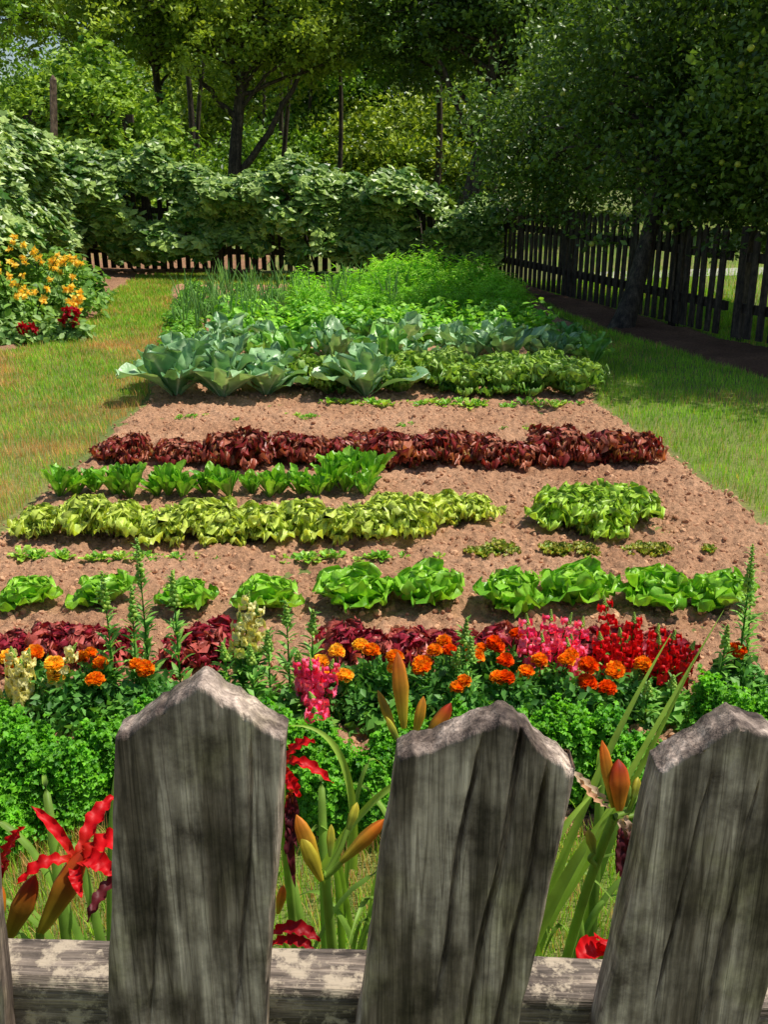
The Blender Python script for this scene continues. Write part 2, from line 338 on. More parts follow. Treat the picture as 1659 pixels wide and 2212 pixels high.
def c_bluel(U,V,t,q):
    c=mixc(A(80,150,60,.5),A(150,205,95,.58),np.clip(q,0,1)+0*U);return mixc(c,A(190,220,160,.58),np.exp(-(V/.13)**2)*(1.-.6*U))
def c_sav(U,V,t,q):
    c=mixc(A(70,145,45,.42),A(190,222,100,.64),np.clip(.05+.7*t+.4*q,0,1)+0*U);return mixc(c,A(205,225,150,.58),np.exp(-(V/.12)**2)*(1.-.5*U))
butter=[rosette(28,(.15,.08),(.078,.055),(20,72),(12,115),c_butter,(.3,.55),.015,9,M_crop,12,11,(.5,4)) for _ in range(5)]
yel=[rosette(42,(.15,.11),(.05,.042),(30,84),(-5,80),c_yel,(.1,.2),.021,15,M_crop,15,11,(.7,6),.25) for _ in range(5)]
yelg=[rosette(44,(.17,.12),(.055,.045),(26,82),(-8,80),c_yelg,(.1,.2),.023,15,M_crop,15,11,(.7,6),.25) for _ in range(3)]
red=[rosette(42,(.15,.11),(.05,.04),(30,84),(-5,80),c_red,(.1,.2),.022,16,M_crop,15,11,(.7,6),.25) for _ in range(4)]
redf=[rosette(38,(.13,.10),(.045,.036),(32,82),(-5,82),c_redf,(.1,.2),.020,16,M_crop,15,11,(.7,6),.25) for _ in range(3)]
rom=[rosette(20,(.16,.13),(.034,.028),(52,84),(38,88),c_rom,(.4,.5),.006,6,M_crop,8,7,(.8,5),.2) for _ in range(4)]
seedl=[rosette(8,(.05,.03),(.018,.012),(25,60),(0,60),c_rom if i else c_yelg,(.3,.3),.004,9,M_crop,6,5) for i in range(2)]
seedr=[rosette(14,(.055,.04),(.022,.018),(30,70),(10,60),c_sr,(.3,.3),.008,12,M_crop,9,7)]
cabb=[rosette(15,(.38,.26),(.16,.11),(38,80),(-5,70),c_blue,(.25,.35),.022,8,M_waxy,13,13,(.75,4),.18,.03) for _ in range(4)]
cabt=[rosette(14,(.40,.3),(.12,.085),(50,84),(12,80),c_blue if i<3 else c_bluel,(.3,.35),.022,9,M_waxy,13,13,(.8,4),.2,.03) for i in range(5)]
sav=[rosette(32,(.26,.16),(.11,.10),(24,75),(5,140),c_sav,(.3,.7),.024,16,M_crop,15,15,(.5,4),.15,.02) for _ in range(4)]
def pl(lst,name,x,y,s,z=.012,sz=None):
    me=lst[R.integers(len(lst))]
    o=obj(name,me,(x,y,z),R.uniform(0,6.28),(s*R.uniform(.92,1.08),s*R.uniform(.92,1.08),(sz or s)));o.rotation_euler[0]=R.normal()*.08;o.rotation_euler[1]=R.normal()*.08
for x,s in zip([-1.27,-.985,-.69,-.40,-.107,.166,.448,.709,.964,1.20],[.76,.84,.80,.90,1.04,1.08,1.04,1.10,1.03,.94]):
    pl(butter,'butterhead_lettuce',x+R.uniform(-.012,.012),3.22+R.uniform(-.025,.025),s*1.0,sz=s*1.2)
for x in np.arange(-1.40,.24,.15): pl(yel,'yellow_leaf_lettuce',x+R.uniform(-.03,.03),3.92+R.uniform(-.05,.05),R.uniform(.85,1.15),sz=R.uniform(.85,1.2))
for x in (.02,.14,.27,.40): pl(yel,'yellow_leaf_lettuce',x,4.12+R.uniform(-.03,.03),R.uniform(.8,1.0))
for x,y in ((.77,4.10),(.92,4.17),(.93,3.98),(1.07,4.12)): pl(yelg,'green_leaf_lettuce',x,y,R.uniform(.88,1.08))
for x in np.concatenate([[-1.54,-1.46,-1.38,-1.24,-1.18],np.arange(-1.08,-.10,.075)]): pl(rom,'romaine_lettuce',x+R.uniform(-.02,.02),4.47+R.uniform(-.05,.05),R.uniform(.7,1.05))
for x in [-.2,-.17,-.07]: pl(rom,'romaine_lettuce',x,4.62,1.1)
for x in np.concatenate([[-1.42,-1.33],[-1.1,-1.02],np.arange(-.82,-.2,.14),np.arange(-.1,1.42,.13)]):
    pl(red,'red_leaf_lettuce',x+R.uniform(-.02,.02),5.0+R.uniform(-.08,.08),R.uniform(.8,1.15)*(1 if x>-.9 else .8),sz=R.uniform(.9,1.3)*(1 if x>-.9 else .8))
for x in [-1.26,-1.16,-1.05,-.94,-.86,-.62,-.54,-.12,-.02,.08,.18,.28,.37,.47,.56,.66,.76,.85]:
    pl(redf,'red_leaf_lettuce',x,2.80+R.uniform(-.04,.04),R.uniform(.68,.98))
for x in np.concatenate([R.uniform(-1.45,-.85,22),R.uniform(-.85,.25,18)]): pl(seedl,'lettuce_seedling',x,3.66+R.uniform(-.025,.025),R.uniform(.5,1.1))
for x in np.concatenate([R.uniform(.3,.52,8),R.uniform(.66,.9,8),R.uniform(.97,1.13,6),[1.31]]): pl(seedr,'lettuce_seedling',x,3.72+R.uniform(-.03,.03),R.uniform(.6,1.05))
for x,y,s in ((-1.40,6.60,1.15),(-1.08,6.55,1.05),(-.8,6.62,.95),(-.12,6.58,1.05)): pl(cabb,'cabbage_plant',x,y,s)
for x,y,s in ((-.52,6.85,.85),(-.38,6.65,.8),(.12,6.65,.75),(.34,6.85,.95),(.56,6.62,.85),(.8,6.58,.8),(1.02,6.68,.95),(1.27,6.6,.85),(.45,7.1,.9),(1.15,7.0,.9),(.8,7.0,.85),(-.3,7.0,.8),(1.38,6.9,.75),(.15,7.1,.8)): pl(sav,'savoy_cabbage',x,y,s,sz=s*1.25)
for y,xs_ in ((7.05,np.arange(-1.45,-.5,.33)),(7.5,np.arange(-1.4,1.65,.33)),(8.05,np.arange(-1.25,1.85,.35)),):
    for x in xs_: pl(cabt,'broccoli_plant',x+R.uniform(-.09,.09),y+R.uniform(-.12,.12),R.uniform(.68,.98))
for x in np.arange(-.4,1.35,.045): 
    if R.random()<.8: pl(seedl,'lettuce_seedling',x,6.28+R.uniform(-.05,.05),R.uniform(.8,1.6))
for cx,cy,nn in ((-.85,5.9,8),(-.5,6.0,14),(.12,5.75,10),(.85,5.7,12),(-1.2,6.0,8)):
    for i in range(nn): pl(seedl,'weed_seedling',cx+R.normal()*.06,cy+R.normal()*.03,R.uniform(.3,.65))
# ------------------------------------------------------------ back bed crops
def mound(name,cs,n,size,tmpl,ca,cb,mat,up=.7,shell=.5,stems=0,rn=.25):
    mb=MB()
    for (cx,cy,z0,rx,ry,rz) in cs:
        d=R.normal(size=(n,3));d[:,2]=np.abs(d[:,2]);d/=np.linalg.norm(d,axis=1,keepdims=True)
        r=(shell+(1-shell)*R.random(n))
        bump=1+rn*(vnoise(d*3.1+cx*7+cy*3,3)-.5)*2
        P=np.array([cx,cy,z0])+d*(r*bump)[:,None]*np.array([rx,ry,rz])
        nn=d*.8+R.normal(size=(n,3))*.55+np.array([0,0,up])
        c=mixc(ca,cb,R.random(n)*.7+.3*R.random())
        mb.stamp(tmpl[0],tmpl[1],frames(nn,size*R.uniform(.6,1.25,n)),P,c)
    return obj(name,mb.mesh(name,[mat]))
FEA=(np.array([[0,0,0],[-.06,.5,.05],[0,1,-.1],[.06,.5,.05],[-.3,.35,.05],[-.25,.45,.05],[.3,.55,.05],[.25,.65,.05]]),np.array([[0,1,2],[0,2,3],[0,4,5],[1,6,7]]))
cs=[(x+R.uniform(-.08,.08),y+R.uniform(-.1,.1),.02,.2,.2,R.uniform(.2,.36)) for x in np.arange(-1.3,1.5,.26) for y in (8.7,9.3)]
mound('pea_plants',cs,420,.07,OV,A(85,160,40,.45),A(170,222,80,.65),M_leaf,.6,.4,0,.5)
cs=[(x+R.uniform(-.1,.1),y,.02,.22,.25,R.uniform(.22,.34)) for x in np.arange(-.9,1.5,.3) for y in (10.2,10.9,11.6)]
mound('carrot_tops',cs,900,.09,FEA,A(95,170,40,.5),A(165,222,70,.65),M_leaf,.6,.3,0,.5)
cs=[(.42,11.6,.05,.5,.4,.50),(.9,11.7,.05,.45,.4,.4),(.1,11.9,.05,.4,.4,.38),(1.25,11.2,.05,.35,.4,.3)]
mound('dill_plants',cs,5200,.085,FEA,A(115,190,45,.55),A(190,232,85,.65),M_leaf,.8,.3,0,.5)
def onions(name,pts):
    mb=MB()
    for x,y in pts:
        for i in range(7):
            a=R.uniform(0,6.28);h=R.uniform(.2,.48);l=R.uniform(.02,.16)
            tube(mb,bez((x,y,0),(x+math.cos(a)*l*.2,y+math.sin(a)*l*.2,h*.7),(x+math.cos(a)*l,y+math.sin(a)*l,h),5),np.array([.006,.006,.005,.004,.001]),mixc(A(95,150,85,.5),A(160,200,110,.6),R.random()),5)
    obj(name,mb.mesh(name,[M_leaf]))
onions('onion_plants',[(R.uniform(-2.0,-.9),R.uniform(8.9,10.6)) for _ in range(50)]+[(R.uniform(-2.2,.4),R.uniform(10,12.3)) for _ in range(50)])
cs=[(x,y,.01,.18,.18,.2) for x,y in [(-1.75,8.6),(-1.8,9.1),(-1.95,9.6),(-2.0,10.3),(-1.65,8.1),(-1.6,7.7),(-2.1,11),(-2.2,11.8),(-1.4,9.3),(-1.3,10),(-1.5,10.8),(-1.2,11.2),(-1.7,10.1),(-1.0,10.5),(-1.6,11.6)]]
mound('herb_plants',cs,550,.055,OV,A(80,150,45,.45),A(150,200,75,.6),M_leaf)
# ------------------------------------------------------------ flowers in front
def parsley(x,y,r,h,n=6000):
    cs=[(x,y,.03,r*.8,r*.8,h*.8)]+[(x+R.uniform(-.6,.6)*r,y+R.uniform(-.5,.5)*r,R.uniform(.03,.09),r*.38,r*.38,h*R.uniform(.6,.8)) for _ in range(9)]
    mound('curly_parsley',cs,n//10*2,.0155,FRL,A(45,125,15,.48),A(130,200,45,.6),M_leaf,.7,.7,0,.35)
for x,y,r,h in ((-.98,2.12,.15,.25),(-.80,2.02,.15,.24),(-.66,2.14,.13,.22),(-.88,1.93,.12,.12),(-.5,2.08,.14,.22),(-.34,2.12,.13,.21),(-.2,2.1,.13,.22),(-.1,2.02,.14,.21),(.05,2.12,.13,.20),(.2,2.1,.13,.21),(.36,2.1,.14,.23),(.5,2.12,.15,.24),(.60,2.05,.11,.18),(.92,2.2,.15,.26),(1.02,2.05,.15,.25)):
    parsley(x,y,r,h)
def marigold(x,y,cols,heads,h=.17):
    mb=MB();n=900
    d=R.normal(size=(n,3));d[:,2]=np.abs(d[:,2]);d/=np.linalg.norm(d,axis=1,keepdims=True)
    P=d*R.uniform(.4,1,n)[:,None]*np.array([.10,.10,h*.9])+np.array([0,0,.01])
    mb.stamp(DIA[0],DIA[1],frames(R.normal(size=(n,3))+np.array([0,0,.6]),R.uniform(.02,.038,n)),P,mixc(A(60,120,45,.45),A(115,175,80,.55),R.random(n)))
    for i in range(heads):
        a=R.uniform(0,6.28);r=R.uniform(.0,.085);c=np.array([math.cos(a)*r,math.sin(a)*r,h*R.uniform(.85,1.2)])
        tube(mb,bez((0,0,0),(c[0]*.6,c[1]*.6,c[2]*.5),c,5),.002,A(80,130,50,.5),5)
        tube(mb,np.array([c-[0,0,.012],c-[0,0,.006],c]),np.array([.003,.008,.01]),A(90,140,50,.5),8)
        m=150;k=np.arange(m);ph=np.arccos(1-k/m*1.05);th=k*2.39996
        dd=np.stack([np.sin(ph)*np.cos(th),np.sin(ph)*np.sin(th),np.cos(ph)],1)
        nn=np.stack([-np.cos(ph)*np.cos(th),-np.cos(ph)*np.sin(th),np.sin(ph)],1)+R.normal(size=(m,3))*.35
        yv=dd+R.normal(size=(m,3))*.15;yv/=np.linalg.norm(yv,axis=1,keepdims=True);xv=np.cross(yv,nn);xv/=np.linalg.norm(xv,axis=1,keepdims=True)
        zv=np.cross(xv,yv);S=R.uniform(.018,.027)*R.uniform(.8,1.15,m)
        M=np.stack([xv,yv,zv],2)*S[:,None,None];M[:,:,0]*=.8
        tv=np.array([[-.12,.2,0],[.12,.2,0],[-.4,.8,.1],[.4,.8,.1],[0,.75,-.12],[-.15,1.05,.1],[.2,1.02,-.05]])
        tf=np.array([[0,4,2],[0,1,4],[1,3,4],[4,5,2],[4,6,5],[4,3,6]])
        ca,cb=cols[R.integers(len(cols))]
        mb.stamp(tv,tf,M,np.tile(c+np.array([0,0,-.006]),(m,1)),mixc(ca,cb,R.random(m)),1)
    obj('marigold_plant',mb.mesh('marigold',[M_leaf,M_petal]),(x,y,.01))
ORY=(A(235,130,20,.72),A(250,175,40,.78));ORR=(A(225,75,10,.72),A(245,120,20,.78));YEL=(A(250,195,50,.75),A(255,220,90,.75))
for x,y,c,hd in ((-.98,2.5,[YEL,ORY],3),(-.90,2.42,[YEL],2),(-.82,2.5,[ORY],4),(-.66,2.45,[ORY],3),(-.11,2.47,[YEL],4),(-.02,2.52,[YEL,ORY],3),(.09,2.48,[ORY],4),(.2,2.56,[ORY,ORR],4),(.33,2.6,[ORR,ORY],4),(.36,2.42,[ORR,ORY],3),(.46,2.5,[ORR,ORY],4),(.55,2.4,[ORR],3),(.65,2.46,[ORY],3),(1.02,2.55,[ORR],2),(.22,2.38,[ORY],2)):
    marigold(x,y,c,hd)
def snap(x,y,h,fc=None,nf=16,f0=.55,nst=1,leafc=None,sp=.03):
    mb=MB();lc=leafc if leafc is not None else (A(70,135,45,.5),A(150,200,90,.6))
    for s_ in range(nst):
        ox,oy=(R.normal()*sp,R.normal()*sp) if nst>1 else (0,0);H=h*R.uniform(.8,1.05) if nst>1 else h
        top=np.array([ox*1.6+R.normal()*.012,oy*1.6,H]);pts=bez((ox*.4,oy*.4,0),(ox,oy,H*.5),top,9)
        tube(mb,pts,np.linspace(.0038,.0014,9),lc[0],6)
        def at(f): 
            q=f*8;i=min(int(q),7);return pts[i]+(pts[i+1]-pts[i])*(q-i)
        nl=int(H*200);lim=f0 if fc is not None else .97
        for i in range(nl):
            f=R.uniform(.04,lim);p=at(f);a=i*2.4;L=R.uniform(.03,.065)*(1.15-f*.8);e=R.uniform(.1,.9)
            q=p+np.array([math.cos(a)*L,math.sin(a)*L,L*e]);m=(p+q)/2+np.array([0,0,L*.25])
            ribbon(mb,bez(p,m,q,5),np.array([.2,.8,1,.7,.05])*L*.15,mixc(lc[0],lc[1],R.random()),nv=3)
        nb=34;f=np.linspace(.74,1.0,nb) if fc is None else np.linspace(.88,1.0,nb)
        P=np.array([at(min(q,.999)) for q in f]);aa=np.arange(nb)*2.4;rr=np.linspace(.010,.002,nb)
        if fc is not None: rr=rr*.6
        P=P+np.stack([np.cos(aa)*rr,np.sin(aa)*rr,0*aa],1)
        mb.stamp(ICO[0],ICO[1],frames(R.normal(size=(nb,3)),np.linspace(.0075,.003,nb)*(1 if fc is None else .6)),P,mixc(lc[1],A(185,210,90,.65),R.random(nb))*.8)
        if fc is not None:
            for i in range(nf):
                f=f0+(.96-f0)*i/nf;p=at(f);a=i*2.4+R.uniform(-.3,.3);o=np.array([math.cos(a),math.sin(a),.0]);S=(.026-.009*i/nf)
                c0=mixc(fc[0],fc[1],R.random());side=np.array([-o[1],o[0],0])
                c=p+o*S*.55
                M=np.stack([side*.42,o*.62,np.array([0,0,.42])],1)[None]*S*1.0
                mb.stamp(ICO[0],ICO[1],M,c[None],c0[None],1)
                for dz,sc,sp2 in ((.5,1.0,.35),(.5,1.0,-.35),(-.45,1.0,.4),(-.5,1.0,-.4),(-.6,.9,0)):
                    q0=c+o*S*.25;q2=q0+o*S*.35+np.array([0,0,dz*S*1.25])+side*sp2*S*1.3
                    ribbon(mb,bez(q0,q0+o*S*.5+side*sp2*S*.5,q2,5),np.array([.3,.6,.8,.7,.25])*S*.5,c0*R.uniform(.85,1.15),up=o+np.array([0,0,.1]),nv=4,mat=1,ruf=S*.08)
    obj('snapdragon_plant',mb.mesh('snapdragon',[M_leaf,M_petal]),(x,y,.01))
PK=(A(240,60,120,.78),A(252,130,170,.8));RD=(A(205,15,25,.75),A(230,30,40,.8));CR=(A(245,235,140,.68),A(250,245,190,.68))
for x,y,h in ((-.78,2.55,.42),(-.69,2.6,.50),(-.70,2.5,.40),(-.60,2.6,.40),(1.02,2.55,.50),(1.06,2.6,.40)): snap(x,y,h)
for x,y,h in ((-.28,2.62,.30),(-.21,2.6,.28),(.22,2.5,.30),(.24,2.45,.27),(-.33,2.55,.24),(.19,2.48,.22),(-.37,2.5,.22),(.72,2.4,.16),(.80,2.45,.15),(.95,2.5,.28),(-.45,2.55,.2),(-.25,2.5,.2)): snap(x,y,h)
snap(-.41,2.62,.33,CR,16,.5);snap(-.38,2.62,.29,CR,14,.5);snap(-.42,2.60,.27,CR,12,.5)
snap(-.185,2.42,.24,PK,14,.35,4);snap(-.17,2.36,.18,PK,12,.35,2)
snap(.44,2.58,.27,PK,13,.4,4);snap(.53,2.56,.25,PK,13,.4,3);snap(.73,2.6,.26,RD,14,.35,4,None,.035);snap(.80,2.56,.24,RD,14,.35,4,None,.03);snap(.67,2.58,.2,RD,12,.4,2)
snap(-1.02,2.42,.25,CR,16,.35,5,None,.035)
cs=[(x,2.45+R.uniform(-.06,.06),.01,.09,.09,.10) for x in (-.58,-.5,-.42,-.3,-.22,.0,.14,.28,.6,.72,.82,.95,1.05,-.9,-.73)]
mound('flower_foliage',cs,420,.04,DIA,A(60,125,40,.5),A(130,185,75,.6),M_leaf,.5,.3)
# ------------------------------------------------------------ foreground fence
def picket(z_top,z_sh,xc_t,xc_b,wt,wb,seed,cracks,parent,yf=.455,th=.021,shoff=0,pk=0,name='picket'):
    nu=90;zz=np.concatenate([np.linspace(.06,.9,16)[:-1],np.linspace(.9,z_sh-.002,220)]);rows=zz.tolist()
    v=np.linspace(-1,1,nu);ntop=26
    lean=(xc_t-xc_b)/(z_sh-1.02)
    t=np.where(v<pk,(v+1)/(pk+1),(1-v)/(1-pk));H=(z_top-z_sh)*t+shoff*v*.5
    H=H+(vnoise(np.stack([v*5,0*v,0*v],1),seed+8)-.5)*.004
    H=np.convolve(np.pad(H,2,'edge'),np.ones(5)/5,'valid')
    allz=[np.full(nu,z) for z in rows];base=rows[-1]
    for k in range(1,ntop+1): allz.append(base+H*k/ntop+.002*k/ntop)
    Z=np.array(allz);nr=len(Z);Vv=np.tile(v,(nr,1))
    zc=np.clip(Z,0,2);half=(wb+(wt-wb)*np.clip((zc-1.02)/(z_sh-1.02),-.5,1))/2
    half=half+ (vnoise(np.stack([zc.ravel()*9,0*zc.ravel(),0*zc.ravel()],1),seed+3).reshape(zc.shape)-.5)*.0015
    X=xc_b+lean*(zc-1.02)+half*Vv
    x=X.ravel();z=Z.ravel();q=np.stack([x*260,z*9,0*x+seed],1)
    g=fbm(q,4,seed)-.47;g2=fbm(np.stack([x*60,z*14,0*x+seed+4],1),3,seed+2)-.45
    dx=np.minimum(1-np.abs(Vv),1)*.045
    zt=np.tile(Z[-1],(nr,1));dt=(zt-Z)
    dd=np.minimum(dx,dt).ravel();rr=.0035
    bev=np.where(dd<rr,rr-np.sqrt(np.clip(rr**2-(rr-dd)**2,0,None)),0)
    cr=np.zeros(len(x))
    for (cx,z0,z1,wd,dp) in cracks:
        cl=cx+lean*(z-1.15)+(fbm(np.stack([z*14,0*z+cx*50,0*z],1),3,seed+9)-.45)*.009
        taper=np.clip((z-z0)/.04,0,1)*np.clip((z1-z)/.02,0,1)
        cr=np.maximum(cr,np.exp(-((x-cl)/(wd*(.4+.6*taper)))**2)*dp*np.clip(taper,0,1))
    y=yf-g*.0014-g2*.0028+bev+cr
    edge=(fbm(np.stack([x*50,z*30,0*x],1),3,seed+5)-.45)
    x2=x+np.where(np.abs(Vv.ravel())>.97,edge*.003,0);z2=z+np.where(dt.ravel()<.004,edge*.010+g*.004,0)
    F=np.stack([x2,y,z2],1);B=np.stack([x2,np.full(len(x),yf+th),z2-0*z],1)
    mb=MB();fc=gfaces(nr,nu);n=len(x)
    mb.add(np.concatenate([F,B]),np.concatenate([fc,fc[:,::-1]+n]),(.3,.3,.3))
    idx=np.arange(n).reshape(nr,nu)
    loop=np.concatenate([idx[0],idx[1:,-1],idx[-1,-2::-1],idx[-2:0:-1,0]])
    nx=np.roll(loop,-1);mb.F.append(np.stack([nx,loop,loop+n,nx+n],1));mb.M.append(np.zeros(len(loop)))
    return obj(name,mb.mesh('picket',[M_wood]),parent=parent)
fr=bpy.data.objects.new('picket_fence',None);bpy.context.scene.collection.objects.link(fr)
picket(1.2457,1.212,-.0972,-.117,.0915,.095,1,[(-.075,1.02,1.22,.0009,.006),(-.125,.95,1.14,.0007,.004)],fr,name='picket_1')
picket(1.224,1.195,.0544,.033,.096,.096,2,[(.043,1.03,1.22,.0010,.007),(.066,.9,1.23,.0015,.010),(.083,.9,1.2,.0013,.009)],fr,shoff=-.010,pk=.1,name='picket_2')
picket(1.2235,1.195,.193,.176,.092,.094,3,[(.17,1.02,1.2,.0008,.005),(.2,.98,1.2,.0007,.005)],fr,pk=-.2,name='picket_3')
picket(1.235,1.205,-.262,-.274,.09,.094,4,[(-.26,1,1.2,.0008,.005)],fr,name='picket_4')
for i,(a,b) in enumerate(((-.40,-.41),(-.55,-.56),(-.7,-.71),(.345,.325),(.49,.47),(.64,.62))):
    picket(1.23,1.2,a,b,.092,.094,5+i,[(a,1,1.2,.0008,.005)],fr,name='picket_%d'%(5+i))
def box(mb,c,s,rot=0,col=(.3,.3,.3),mat=0,n=1):
    x,y,z=[q/2 for q in s];v=np.array([[-x,-y,-z],[x,-y,-z],[x,y,-z],[-x,y,-z],[-x,-y,z],[x,-y,z],[x,y,z],[-x,y,z]])
    cr,sr=math.cos(rot),math.sin(rot);v=v@np.array([[cr,-sr,0],[sr,cr,0],[0,0,1]]).T+np.asarray(c)
    mb.add(v,[[0,3,2,1],[4,5,6,7],[0,1,5,4],[1,2,6,5],[2,3,7,6],[3,0,4,7]],col,mat)
def railm(zc,tilt,name):
    n=300;xs=np.linspace(-.85,.85,n)
    w,h=.036,.088;pts=[]
    for (y0,z0,y1,z1) in ((-w/2,-h/2,-w/2,h/2),(-w/2,h/2,w/2,h/2),(w/2,h/2,w/2,-h/2),(w/2,-h/2,-w/2,-h/2)):
        for k in range(14): pts.append((y0+(y1-y0)*k/14,z0+(z1-z0)*k/14))
    pts=np.array(pts);m=len(pts);ln=np.abs(pts/np.array([w/2,h/2]));corner=np.clip((ln.min(1)-.85)/.15,0,1);pts=pts*(1-.06*corner[:,None])
    X=np.repeat(xs,m);P=np.tile(pts,(n,1))
    g=(fbm(np.stack([X*12,P[:,0]*220,P[:,1]*220],1),4,77)-.47)*.005
    nrm=P/np.array([w,h]);nrm/=np.linalg.norm(nrm,axis=1,keepdims=True)
    P=P+nrm*g[:,None]
    v=np.stack([X,P[:,0],P[:,1]],1)
    i=(np.arange(n-1)[:,None]*m+np.arange(m)[None]).ravel();j=(np.arange(n-1)[:,None]*m+(np.arange(m)+1)[None]%m).ravel()
    mb=MB();mb.add(v,np.stack([i,i+m,j+m,j],1),(.3,.3,.3))
    o=obj(name,mb.mesh(name,[M_rail]),(0,.4975,zc),parent=fr);o.rotation_euler=(0,tilt,0)
railm(1.0235-.044-.004,math.radians(2.6),'rail_upper');railm(.3,math.radians(1.5),'rail_lower')
mb=MB();box(mb,(-.86,.54,.55),(.09,.09,1.1));box(mb,(.86,.54,.55),(.09,.09,1.1));obj('posts',mb.mesh('posts',[M_postwood]),parent=fr)
# ------------------------------------------------------------ daylilies
G1=A(95,140,50,.45);G2=A(165,200,80,.5);BO=A(230,125,35,.62);BR=A(195,60,25,.6);BY=A(215,200,60,.58);RED=A(215,12,22,.72);RD2=A(165,10,25,.65);PUR=A(115,40,50,.5);PALE=A(240,210,180,.6)
def bud(mb,p0,p1,r,c0,c1,bend=(0,0,0)):
    p0=np.array(p0,float);p1=np.array(p1,float);n=12;t=np.linspace(0,1,n)
    pts=bez(p0,(p0+p1)/2+np.array(bend),p1,n)
    rad=r*np.interp(t,[0,.1,.3,.55,.8,.95,1],[.3,.5,.72,1,.8,.35,.05])
    c=mixc(c0,c1,np.clip(t*1.4-.25,0,1))
    T=p1-p0;T/=np.linalg.norm(T)
    ref=np.array([.3,.95,.1]);X=np.cross(ref,T);X/=np.linalg.norm(X);Yv=np.cross(T,X);seg=24;a=np.arange(seg)*2*pi/seg
    rm=1+.10*np.cos(3*a)+.04*np.cos(6*a)
    v=pts[:,None]+(rad[:,None]*rm[None])[...,None]*(np.cos(a)[None,:,None]*X+np.sin(a)[None,:,None]*Yv)
    f=[]
    for i in range(n-1):
        for j in range(seg):
            k=(j+1)%seg;f.append([i*seg+j,i*seg+k,(i+1)*seg+k,(i+1)*seg+j])
    cc=np.repeat(c,seg,0)*(np.tile(.75+.35*(np.cos(3*a)>0),n))[:,None]
    mb.add(v,f,cc,1)
def petal(mb,p0,p1,p2,w,c0,c1,ruf=.002,up=(0,-.5,1)):
    n=20;t=np.linspace(0,1,n);ribbon(mb,bez(p0,p1,p2,n),w*np.interp(t,[0,.25,.6,.85,1],[.35,.7,1,.6,.04]),mixc(c0,c1,np.clip(t*2.5,0,1)),up=up,cup=.45,nv=11,mat=1,ruf=ruf,ph=R.uniform(0,6))
def scape(mb,pts,r0=.005,r1=.0032,c=None):
    p=np.array(pts,float);tt=np.linspace(0,len(p)-1,16);q=np.stack([np.interp(tt,range(len(p)),p[:,k]) for k in range(3)],1)
    for _ in range(2): q[1:-1]=(q[:-2]+2*q[1:-1]+q[2:])/4
    tube(mb,q,np.linspace(r0,r1,16),c if c is not None else mixc(G1,G2,.5),9)
def straps(mb,x,y,n,hmin,hmax,spread=.3,w=.0062):
    for i in range(n):
        a=R.uniform(0,6.28);h=R.uniform(hmin,hmax);l=R.uniform(.06,spread);o=np.array([math.cos(a),math.sin(a)*.7,0])
        b=np.array([x+R.normal()*.025,y+R.normal()*.02,0]);k=22
        pts=bez(b,b+o*l*.25+[0,0,h*1.15],b+o*l+[0,0,h*R.uniform(.72,.95)],k);t=np.linspace(0,1,k)
        if (pts[:,1]<.5).any(): pts[:,1]=np.maximum(pts[:,1],.535)
        ribbon(mb,pts,w*R.uniform(.7,1.2)*np.interp(t,[0,.3,.7,1],[.8,1,.75,.05]),mixc(G1*R.uniform(.7,1.1),G2,t*.6),up=o+np.array([0,0,.25]),cup=.5,nv=5)
def lily(name,fn):
    mb=MB();fn(mb);obj(name,mb.mesh(name,[M_leaf,M_petal]))
def L1(mb):
    J=(.0245,.822,.975);scape(mb,[(.05,.9,0),(.04,.88,.5),(.028,.83,.9),J])
    bud(mb,(.019,.829,.990),(.0126,.851,1.06),.0078,BY,BO*.95)
    bud(mb,(.013,.826,.98),(-.006,.845,1.022),.0045,BY,mixc(BY,BO,.4))
    bud(mb,(.016,.822,.975),(.002,.83,1.002),.0035,G2,BY)
    bud(mb,(.029,.826,.982),(.0377,.837,1.02),.0052,BY,mixc(BY,BO,.7))
    bud(mb,(.036,.822,.972),(.064,.835,1.014),.0075,BY,BR)
    for q in (J,(.018,.82,.97),(.034,.82,.968)): scape(mb,[J,q,(q[0],q[1],q[2]+.012)],.0035,.003)
    straps(mb,.06,.95,9,.6,.85)
lily('daylily_plant',L1)
def L2(mb):
    C=np.array([-.232,.6216,1.006])
    bud(mb,(-.2595,.604,.952),(-.226,.624,1.012),.0095,BY*.9,BR)
    # bloom facing away and to the right, tepals swept back
    for p1,p2,w,rf in (((-.250,.612,1.020),(-.2705,.603,.997),.0055,.003),((-.243,.628,1.026),(-.266,.634,1.043),.0045,.002),((-.218,.615,1.018),(-.198,.606,1.000),.0075,.004),((-.212,.63,1.022),(-.190,.63,1.014),.008,.004),((-.226,.645,1.026),(-.212,.665,1.03),.007,.003),((-.232,.61,1.006),(-.222,.596,.990),.005,.003)):
        petal(mb,C+[0,0,-.006],p1,p2,w,BR,RED,rf)
    bud(mb,(-.2839,.6,.948),(-.2605,.612,.998),.0085,BY*.8,BR*.9)
    bud(mb,(-.295,.6,.952),(-.288,.612,.99),.007,BY*.8,BO*.8)
    petal(mb,(-.29,.62,1.0),(-.28,.62,1.02),(-.268,.62,1.035),.005,BR,RED,.003);petal(mb,(-.29,.62,.99),(-.283,.615,1.00),(-.276,.60,1.02),.005,BR,RD2,.003)
    scape(mb,[(-.27,.8,0),(-.29,.72,.5),(-.275,.62,.88),(-.2595,.604,.954)]);scape(mb,[(-.275,.64,.85),(-.29,.61,.9),(-.2839,.6,.95)],.004,.003)
    petal(mb,(-.20,.64,.985),(-.215,.62,.98),(-.222,.60,.965),.005,RD2,PUR,.003)
    straps(mb,-.28,.85,16,.75,.95,.35);straps(mb,-.17,.9,10,.7,.92,.3)
lily('daylily_plant',L2)
